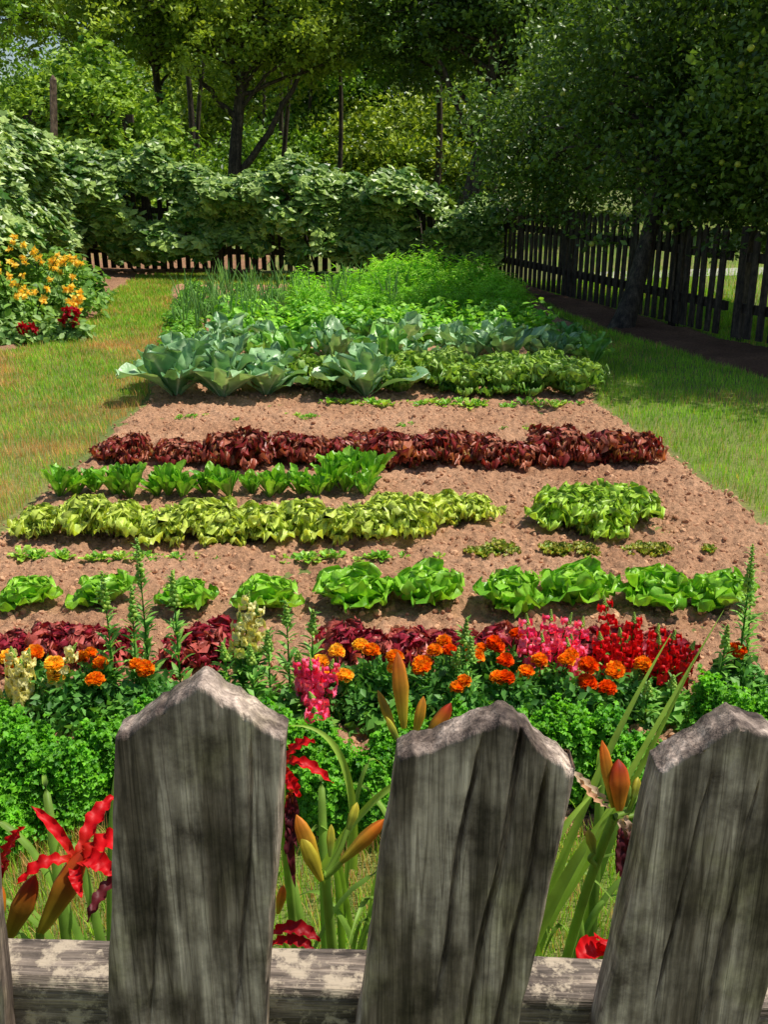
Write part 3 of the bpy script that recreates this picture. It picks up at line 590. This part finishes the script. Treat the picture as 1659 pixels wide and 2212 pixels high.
def L3(mb):
    C=np.array([-.088,.735,1.012])
    for p1,p2,w in (((-.075,.73,1.04),(-.058,.728,1.039),.005),((-.07,.725,1.03),(-.0435,.725,1.0),.005),((-.09,.72,1.03),(-.10,.71,1.0),.008),((-.082,.73,1.0),(-.073,.73,.982),.006)):
        petal(mb,C,p1,p2,w,BR,RED,.003)
    scape(mb,[(-.09,.9,0),(-.085,.82,.6),(-.09,.74,.96),C])
    petal(mb,(-.079,.722,.993),(-.073,.715,.97),(-.084,.70,.945),.006,PUR,PUR*.7,.003);petal(mb,(-.081,.722,.993),(-.083,.71,.96),(-.076,.697,.915),.004,RD2,PUR,.003)
    petal(mb,(-.078,.722,.996),(-.085,.72,.98),(-.074,.705,.95),.005,BO,PUR,.003)
    J=(-.0475,.662,.955)
    scape(mb,[(-.03,.85,0),(-.035,.75,.5),(-.042,.67,.85),J],.0055,.004)
    bud(mb,(-.0519,.661,.963),(-.0705,.6735,1.006),.0068,BY,mixc(BY,BO,.8));bud(mb,(-.05,.655,.957),(-.066,.665,.992),.006,BY,BY)
    bud(mb,(-.036,.662,.968),(.0005,.672,1.003),.006,mixc(BY,G2,.3),BO);bud(mb,(-.044,.67,.968),(-.043,.68,.992),.0035,G2,BY);bud(mb,(-.03,.68,.985),(-.022,.69,1.006),.004,G2,BY)
    scape(mb,[J,(-.04,.662,.962),(-.034,.662,.97)],.003,.0025);scape(mb,[J,(-.05,.661,.96)],.003,.0025);scape(mb,[J,(-.035,.672,.975),(-.03,.68,.987)],.0025,.002)
    bud(mb,(-.087,.66,.92),(-.082,.664,.945),.004,BY,BO)
    petal(mb,(-.095,.655,.902),(-.07,.65,.925),(-.052,.645,.905),.006,RED,RD2,.003);petal(mb,(-.095,.65,.897),(-.07,.645,.915),(-.056,.64,.90),.005,RED,RD2,.003)
    straps(mb,-.05,.88,12,.65,.9,.3);straps(mb,-.06,1.05,8,.6,.85,.3)
    for q in ([(-.03,.8,.85),(-.02,.8,1.02),(-.09,.8,1.01)],[(-.06,.8,.85),(.01,.78,1.0),(.06,.78,.96)]): ribbon(mb,bez(*q,18),.004*np.interp(np.linspace(0,1,18),[0,.6,1],[1,.8,.05]),G2,up=(0,-.6,1),cup=.4)
lily('daylily_plant',L3)
def L4(mb):
    J=(.1965,.716,.972)
    scape(mb,[(.16,.95,0),(.165,.85,.5),(.18,.73,.88),J],.0055,.004)
    bud(mb,(.1957,.719,.98),(.1860,.7366,1.035),.0055,BY,BO);bud(mb,(.2,.715,.98),(.199,.728,1.022),.0088,mixc(BY,BO,.6),BR)
    petal(mb,(.192,.72,.985),(.172,.72,1.0),(.154,.725,1.018),.004,PALE,PALE,.002);petal(mb,(.192,.715,.983),(.178,.71,.99),(.162,.715,1.014),.003,PALE,mixc(PALE,BO,.4),.002)
    petal(mb,(.2,.71,.975),(.205,.70,.96),(.196,.69,.935),.006,PALE,PUR,.003);petal(mb,(.204,.71,.978),(.21,.70,.965),(.215,.69,.93),.005,PALE,PUR*.8,.003);petal(mb,(.2,.705,.97),(.196,.69,.95),(.205,.68,.925),.005,PUR,PUR*.6,.003)
    bud(mb,(.182,.715,.935),(.176,.72,.957),.0045,G2,BY);bud(mb,(.212,.72,.985),(.218,.73,1.003),.004,G2,BY);bud(mb,(.222,.73,.98),(.232,.735,1.005),.005,G2,BO);bud(mb,(.207,.72,.98),(.209,.725,1.0),.0032,G2,G2)
    scape(mb,[(.185,.72,.92),(.178,.715,.93),(.182,.715,.937)],.0025,.002);scape(mb,[J,(.21,.72,.975),(.214,.72,.99)],.003,.002);scape(mb,[J,(.215,.72,.97),(.223,.73,.982)],.003,.002)
    for dx,dz in ((.018,.0),(0,.012),(-.012,0),(.01,-.01)): petal(mb,(.178,.645,.895),(.178+dx,.64,.91+dz),(.178+dx*2,.63,.9+dz),.010,RED,RED)
    for dx,dz in ((.018,.0),(0,.012),(-.012,0),(.01,-.01)): petal(mb,(.285,.645,.895),(.285+dx,.64,.91+dz),(.285+dx*2,.63,.9+dz),.012,RED,RED)
    scape(mb,[(.18,.8,0),(.18,.7,.5),(.178,.645,.895)]);scape(mb,[(.28,.8,0),(.28,.7,.5),(.285,.645,.895)])
    straps(mb,.17,.95,14,.65,.9,.3);straps(mb,.26,.95,10,.65,.9,.25);straps(mb,.12,1.0,6,.6,.85)
    for q,ww in (([(.15,.78,.80),(.2,.80,.98),(.275,.86,1.075)],.0045),([(.16,.78,.80),(.22,.80,.94),(.33,.88,1.09)],.004),([(.12,.74,.82),(.14,.75,.92),(.2,.78,.96)],.0055),([(.17,.8,.8),(.23,.8,.92),(.29,.82,1.08)],.004),([(.14,.74,.82),(.17,.75,.90),(.205,.76,.95)],.006)): ribbon(mb,bez(*q,20),ww*np.interp(np.linspace(0,1,20),[0,.6,1],[1,.7,.05]),G2,up=(0,-.6,1),cup=.4)
lily('daylily_plant',L4)
# ------------------------------------------------------------ fences behind
def fence(name,p0,p1,h,sp=.125,seed=0,lean=0):
    p0=np.array(p0,float);p1=np.array(p1,float);d=p1-p0;Ln=np.linalg.norm(d);d/=Ln;rot=math.atan2(d[1],d[0]);nrm=np.array([-d[1],d[0]]);mb=MB()
    for i in range(int(Ln/sp)):
        c=p0+d*(i+.5)*sp;hh=h+R.uniform(-.03,.03);w_=R.uniform(.03,.038);t=.01;k=R.normal()*.018
        o=[(-w_,.05),(w_,.05),(w_+k,hh-.05),(k,hh),(-w_+k,hh-.05)]
        v=[[c[0]+d[0]*a+nrm[0]*s,c[1]+d[1]*a+nrm[1]*s,z] for s in (-t,t) for a,z in o]
        mb.add(v,[[0,1,6,5],[1,2,7,6],[2,3,8,7],[3,4,9,8],[4,0,5,9]],(.2,.2,.2));mb.add(v,[[0,1,2,3,4],[9,8,7,6,5]],(.2,.2,.2))
    for z in (.3,h-.25):
        c=(p0+p1)/2+nrm*.035;box(mb,(c[0],c[1],z),(Ln,.04,.08),rot)
    for i in range(int(Ln/2.2)+1):
        c=p0+d*min(i*2.2,Ln)+nrm*.105;box(mb,(c[0],c[1],h/2),(.09,.09,h),rot)
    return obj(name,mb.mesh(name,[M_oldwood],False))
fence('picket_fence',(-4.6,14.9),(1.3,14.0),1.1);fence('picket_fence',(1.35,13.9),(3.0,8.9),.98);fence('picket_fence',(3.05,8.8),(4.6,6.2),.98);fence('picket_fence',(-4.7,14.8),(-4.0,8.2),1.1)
# ------------------------------------------------------------ vines
def vine(name,path,hs,th,n,size,ca,cb,seed,front=1,zmin=.15):
    path=np.array(path,float);sg=np.linalg.norm(np.diff(path,axis=0),axis=1);cum=np.concatenate([[0],np.cumsum(sg)]);T=cum[-1]
    t=R.uniform(0,T,n);x=np.interp(t,cum,path[:,0]);y=np.interp(t,cum,path[:,1]);h=np.interp(t/T,np.linspace(0,1,len(hs)),hs)
    h=h+(vnoise(np.stack([t*1.7,0*t,0*t],1),seed)-.5)*.4+(vnoise(np.stack([t*7,0*t,0*t],1),seed)-.5)*.3
    gx=np.gradient(path[:,0],cum);gy=np.gradient(path[:,1],cum);dx=np.interp(t,cum,gx);dy=np.interp(t,cum,gy);l=np.hypot(dx,dy);nx=dy/l;ny=-dx/l
    q=R.random(n)**.75;q=np.maximum(q,.02);z=zmin+q*(h-zmin)
    bul=.45+1.1*vnoise(np.stack([t*2.2,z*2.6,0*t],1),seed+1)
    prof=np.sqrt(np.clip(1-(2*q-1.0)**4,0.06,1))
    sgn=np.where(R.random(n)<.72,1,-1)
    c=sgn*th*bul*prof*(.35+.65*R.random(n)**.6)
    keep=(vnoise(np.stack([t*4,z*5,0*t],1),seed+3)+.3*q+R.random(n)*.25)>.61
    P=np.stack([x+nx*c*front,y+ny*c*front,z],1)
    N_=np.stack([nx*sgn*front*.45+.25,ny*sgn*front*.45,.9+q*.4],1)+R.normal(size=(n,3))*.45
    P=P[keep];N_=N_[keep];m=len(P)
    up=np.stack([-nx*front,-ny*front,0*nx+.5],1)[keep]+R.normal(size=(m,3))*.5
    nn=N_/np.linalg.norm(N_,axis=1,keepdims=True);X=np.cross(nn,up);X/=np.linalg.norm(X,axis=1,keepdims=True);Yv=np.cross(nn,X)
    M=np.stack([X,Yv,nn],2)*(size*R.uniform(.45,1.2,m))[:,None,None]
    col=mixc(ca,cb,np.clip(R.random(m)**1.3,0,1))
    mb=MB();mb.stamp(GRP[0],GRP[1],M,P,col,0)
    for i in range(int(T*3)):
        tt=R.uniform(0,T);a=np.array([np.interp(tt,cum,path[:,0]),np.interp(tt,cum,path[:,1]),0]);b=a+np.array([R.normal()*.4,R.normal()*.1,R.uniform(.8,1.2)])
        tube(mb,bez(a,(a+b)/2+R.normal(size=3)*.15,b,8),np.linspace(.018,.008,8),A(90,65,45,.5),6,1)
    return obj(name,mb.mesh(name,[M_hedge,M_bark],False))
HA=A(65,120,28,.42);HB=A(185,212,110,.58)
vine('grapevine_hedge',[(-4.9,14.6),(-3,14.45),(-1,14.2),(.6,13.9),(1.6,13.6)],[1.65,1.7,1.65,1.35,1.45,1.35,1.15,1.05],.55,15500,.18,HA,HB,11)
vine('grapevine_hedge',[(-4.45,8.6),(-4.35,10.5),(-4.6,12.5),(-4.9,14.4)],[1.95,2.0,1.85,1.7],.6,12500,.155,A(75,130,35,.42),A(198,220,130,.6),12,front=1)
vine('grapevine_hedge',[(-5.4,7.8),(-4.4,8.6),(-4.1,9.2)],[2.0,1.95,1.9],.5,3400,.155,A(75,130,35,.42),A(198,220,130,.6),13)
cs=[(-3.5,9.3,.05,.35,.4,.45),(-3.2,10.2,.05,.35,.4,.45),(-3.6,10.6,.05,.4,.4,.6),(-3.75,8.8,.05,.3,.3,.45),(-3.3,11.2,.05,.3,.4,.4),(-3.75,12,.05,.3,.5,.5),(-3.8,9.6,.1,.35,.4,.6)]
mound('border_foliage',cs,900,.085,OV,A(70,125,45,.45),A(150,190,90,.6),M_leaf,.6,.4,0,.5)
def flowers(name,cs,n,size,ca,cb):
    mb=MB()
    for cx,cy,cz,r,rz in cs:
        P=np.array([cx,cy,cz])+R.normal(size=(n,3))*np.array([r,r,rz])
        for p in P:
            m=14;nn=R.normal(size=(m,3))+np.array([0,-.4,.6])
            mb.stamp(OV[0],OV[1],frames(nn,size*R.uniform(.8,1.2,m)),np.tile(p,(m,1)),mixc(ca,cb,R.random(m)))
        for k in range(8):
            p=P[R.integers(n)];tube(mb,bez((cx,cy,0),(cx,cy,cz*.6),p,5),.004,A(80,130,50,.5),4)
    obj(name,mb.mesh(name,[M_petal]))
flowers('yellow_lilies',[(-3.55,9.4,.74,.12,.06),(-3.35,9.8,.64,.14,.06),(-3.15,10.0,.55,.12,.06),(-3.05,9.6,.42,.09,.07),(-3.2,9.2,.40,.10,.06),(-3.4,9.2,.55,.10,.06),(-3.3,10.3,.5,.09,.05),(-2.8,9.2,.3,.03,.03)],9,.042,A(250,200,50,.72),A(255,232,110,.72))
cs=[(-3.25,8.7,.02,.22,.2,.2),(-2.95,8.85,.02,.2,.2,.2),(-2.75,8.9,.02,.12,.15,.18),(-3.5,8.5,.02,.2,.2,.22)]
mound('dahlia_foliage',cs,400,.075,OV,A(75,130,50,.45),A(170,200,120,.6),M_leaf,.6,.4,0,.4)
flowers('red_dahlias',[(-2.75,8.8,.18,.05,.05),(-3.1,8.7,.12,.07,.03)],7,.05,A(160,10,30,.7),A(200,20,40,.7))
# ------------------------------------------------------------ trees
def tree(name,base,top,r0,crowns,ncl,clr,nleaf,size,ca,cb,seed,tmpl=DIA,limbs=True,flat=.6,fruit=0,droop=0,zmin=.25,extra=()):
    mb=MB();base=np.array(base,float);top=np.array(top,float);rg=R
    mid=(base+top)/2+np.array([rg.normal()*.12,rg.normal()*.12,0]);tp=bez(base-[0,0,.1],mid,top,14)
    wob=np.stack([np.sin(np.linspace(0,7,14)+seed)*r0*.35,np.cos(np.linspace(0,6,14)+seed)*r0*.3,0*tp[:,0]],1);tp=tp+wob
    rad=np.linspace(r0,r0*.35,14);rad[0]*=1.5;rad[1]*=1.15
    tube(mb,tp,rad,(.1,.08,.06),12,1)
    for (a,b,c,r) in extra: tube(mb,bez(a,b,c,12)+rg.normal(size=(12,3))*.02,np.linspace(r,r*.35,12),(.1,.08,.06),8,1)
    allc=[]
    for (cx,cy,cz,rx,ry,rz,w) in crowns:
        n=int(ncl*w);d=rg.normal(size=(n,3));d/=np.linalg.norm(d,axis=1,keepdims=True);r=rg.random(n)**.42
        allc.append(np.array([cx,cy,cz])+d*r[:,None]*np.array([rx,ry,rz]))
    C=np.concatenate(allc);C=C[C[:,2]>zmin]
    if limbs:
        for c in C[::max(1,len(C)//60)]:
            k=int(np.clip(5+ (c[2]-base[2])/(top[2]-base[2]+1e-6)*6+rg.normal()*1.5,4,12));s=tp[k];L_=np.linalg.norm(c-s)
            m=(s+c)/2+np.array([0,0,L_*.18])+rg.normal(size=3)*L_*.07
            q=bez(s,m,c,9);q[1:-1]+=rg.normal(size=(7,3))*L_*.012
            tube(mb,q,np.linspace(rad[k]*.42,.012,9),(.1,.08,.06),6,1)
    sub=9;Cs=np.repeat(C,sub,0)+rg.normal(size=(len(C)*sub,3))*clr*np.array([.62,.62,.62*flat+.1])*np.repeat(rg.uniform(.6,1.3,len(C)),sub)[:,None]
    per=max(1,int(nleaf/len(Cs)));N=per*len(Cs);cc=np.repeat(Cs,per,0)
    ax=rg.normal(size=(len(Cs),3))*[1,1,.45];ax/=np.linalg.norm(ax,axis=1,keepdims=True)
    P=cc+np.repeat(ax,per,0)*(rg.normal(size=(N,1))*clr*.3)+rg.normal(size=(N,3))*clr*.11
    P[:,2]-=droop*.12*rg.random(N)
    k=P[:,2]>zmin-.15;P=P[k];cs_=np.repeat(np.repeat(rg.random(len(C)),sub),per)[k];N=len(P)
    nn=rg.normal(size=(N,3))*.75+np.array([0,0,.7]);col=mixc(ca,cb,np.clip(cs_*.5+rg.random(N)*.5,0,1))
    mb.stamp(tmpl[0],tmpl[1],frames(nn,size*rg.uniform(.6,1.25,N)),P,col,0)
    if fruit:
        ids=rg.integers(0,N,fruit);mb.stamp(ICO[0],ICO[1],frames(rg.normal(size=(fruit,3)),np.full(fruit,.028)),P[ids]-[0,0,.03],A(185,195,80,.6),0)
    return obj(name,mb.mesh(name,[M_tree,M_bark]))
DG=(A(45,80,22,.42),A(125,160,65,.55));MG=(A(60,110,28,.42),A(145,185,60,.6));YG=(A(80,125,28,.42),A(185,205,75,.6))
tree('apple_tree',(2.2,9.5,0),(3.1,10.3,2.4),.10,[(3.45,10.5,2.5,1.9,1.5,1.75,1.),(2.1,12.4,1.7,1.0,.8,1.1,.3),(3.4,9.5,1.5,1.2,.9,.8,.25)],210,.5,95000,.068,*DG,1,fruit=350,zmin=.85)
tree('apple_tree',(3.5,7.4,0),(4.2,8.0,2.2),.13,[(4.1,8.0,2.6,1.6,1.3,1.7,1.)],110,.48,52000,.068,*DG,2,fruit=160,zmin=1.0)
tree('walnut_tree',(-3.3,23,0),(-2.9,23,5.5),.17,[(-3.2,23.2,5.0,3.8,1.8,1.9,1.)],80,.75,52000,.12,*YG,3,droop=.4,zmin=2.6,extra=[((-3.25,23,1.2),(-2.2,22.9,2.2),(-1.2,22.8,4.4),.09),((-3.2,23,2.4),(-4.2,23,3.2),(-4.6,23,5),.07),((-3.2,23,2.8),(-2.0,23,3.2),(-.8,23,3.6),.05)])
tree('walnut_tree',(-4.9,23.5,0),(-5.2,24,5.5),.13,[(-4.9,24.5,5.1,2.3,1.6,1.3,1.)],34,.7,18000,.12,*YG,4,droop=.4,zmin=2.8)
tree('walnut_tree',(1.7,22,0),(2.5,22,6.0),.2,[(2.4,22.5,4.8,3.0,2.0,2.2,1.),(4.5,21,3.5,2.2,1.8,2.0,.4)],110,.75,75000,.115,*DG,5,droop=.4,zmin=2.0,extra=[((1.9,22,1.6),(2.8,21.9,2.6),(3.3,21.8,4.4),.09),((1.9,22,1.9),(1.2,22,3),(.6,22,4.6),.08)])
tree('ash_tree',(-9.6,20,0),(-8.8,20,4.5),.12,[(-8.3,20,4.4,2.3,1.6,1.5,1.)],38,.65,17000,.12,*MG,6,zmin=2.4)
tree('ash_tree',(-6.9,26,0),(-6.9,26,4.5),.12,[(-7.2,26,5.0,2.8,1.6,1.6,1.)],36,.7,16000,.13,*YG,16,zmin=2.4)
tree('maple_tree',(10.6,21,0),(10.4,21,5.0),.18,[(9.6,21,4.4,3.4,2.4,3.0,1.)],110,.8,50000,.14,*DG,7)
def woods():
    mb=MB()
    for (x,y,h,cc,lo) in [(-8,36,4.6,MG,.6),(-4,33,6,YG,.5),(-.5,31,7,MG,.8),(2,34,9,DG,.4),(5,30,9,DG,.5),(9,30,10,DG,.4),(13,32,10,DG,.4),(-12,40,5,MG,.4),(-2,40,9,DG,.4),(-6.5,40,6,MG,.5),(4,40,11,MG,.4),(17,34,10,DG,.4),(-18,45,5,MG,.3),(1,28.5,3.2,YG,.2),(-2.5,29,2.3,MG,.2)]:
        n=46;d=R.normal(size=(n,3));d/=np.linalg.norm(d,axis=1,keepdims=True)
        C=np.array([x,y,h*.55])+d*(R.random(n)**.4)[:,None]*np.array([3.0,2.2,h*.5]);per=480;N=n*per
        C6=np.repeat(C,8,0)+R.normal(size=(n*8,3))*[.5,.5,.3]
        P=np.repeat(C6,per//8,0)+R.normal(size=(N,3))*np.array([.26,.26,.15]);k=P[:,2]>lo*.4;P=P[k];N=len(P)
        mb.stamp(DIA[0],DIA[1],frames(R.normal(size=(N,3))*.7+[0,0,.7],.17*R.uniform(.6,1.2,N)),P,mixc(cc[0],cc[1],R.random(N)),0)
        tube(mb,bez((x,y,-.1),(x+R.normal()*.3,y,h*.3),(x,y,h*.7),7),np.linspace(.22,.08,7),(.1,.08,.06),8,1)
    for i in range(16):
        x=R.uniform(-6,9);y=R.uniform(25,30);tube(mb,bez((x,y,-.1),(x+R.normal()*.2,y,2),(x+R.normal()*.5,y,5),7),np.linspace(.1,.05,7)*R.uniform(.6,1.3),(.1,.08,.06),7,1)
    obj('distant_woods',mb.mesh('distant_woods',[M_tree,M_bark]))
woods()
mb=MB()
for x in (-6.4,-4.8):
    for y in (19.6,21): box(mb,(x,y,1.1),(.14,.14,2.2))
for y in (19.6,21): box(mb,(-5.6,y,2.25),(2.0,.12,.14))
for x in np.arange(-6.4,-4.7,.35): box(mb,(x,20.3,2.35),(.08,1.8,.07))
n=30000;d=R.normal(size=(n,3));d[:,2]=np.abs(d[:,2]);d/=np.linalg.norm(d,axis=1,keepdims=True);bu=.72+.55*vnoise(d*3.3,8)
P=np.array([-5.55,20.3,.7])+d*(bu*R.uniform(.75,1.05,n))[:,None]*np.array([1.75,1.45,2.7]);P[:,2]-=R.random(n)**2*1.2
P2=P[P[:,2]>.3]
mb.stamp(OV[0],OV[1],frames(R.normal(size=(len(P2),3))*.5+[0,-.2,.8],.14*R.uniform(.6,1.2,len(P2))),P2,mixc(A(65,120,30,.38),A(180,212,80,.55),R.random(len(P2))),1)
obj('vine_covered_arbor',mb.mesh('arbor',[M_oldwood,M_leaf],False))
mb=MB();tube(mb,[(-4.85,15.3,0),(-4.80,15.3,1.3),(-4.68,15.3,2.6)],np.array([.07,.065,.06]),(.2,.15,.1),4);tube(mb,[(-4.68,15.3,2.59),(-4.68,15.3,2.66)],np.array([.06,.01]),(.2,.15,.1),4)
obj('wooden_post',mb.mesh('post',[M_postwood],False))
mb=MB();xs=np.linspace(3,14,30);v=[];  # added pale strip, its colour stands in for sunlit patches beyond the fence
for x in xs: v+= [[x,13+.25*x,.006],[x,13.8+.28*x,.006]]
mb.add(v,gfaces(30,2)[:,::-1],(.5,.48,.42))
m,nt,N,L=newmat('sunlit_patch');o=N.new('ShaderNodeOutputMaterial');p=N.new('ShaderNodeBsdfPrincipled');L.new(p.outputs[0],o.inputs[0]);tc=N.new('ShaderNodeTexCoord').outputs['Object'];nn_=noise(N,L,tc,40,5);r_=ramp(N,[(.3,(.3,.28,.24)),(.7,(.6,.57,.5))]);L.new(nn_.outputs['Fac'],r_.inputs[0]);L.new(r_.outputs[0],p.inputs['Base Color']);p.inputs['Roughness'].default_value=.9
obj('sunlit_patch_strip',mb.mesh('sunlit_patch_strip',[m]))
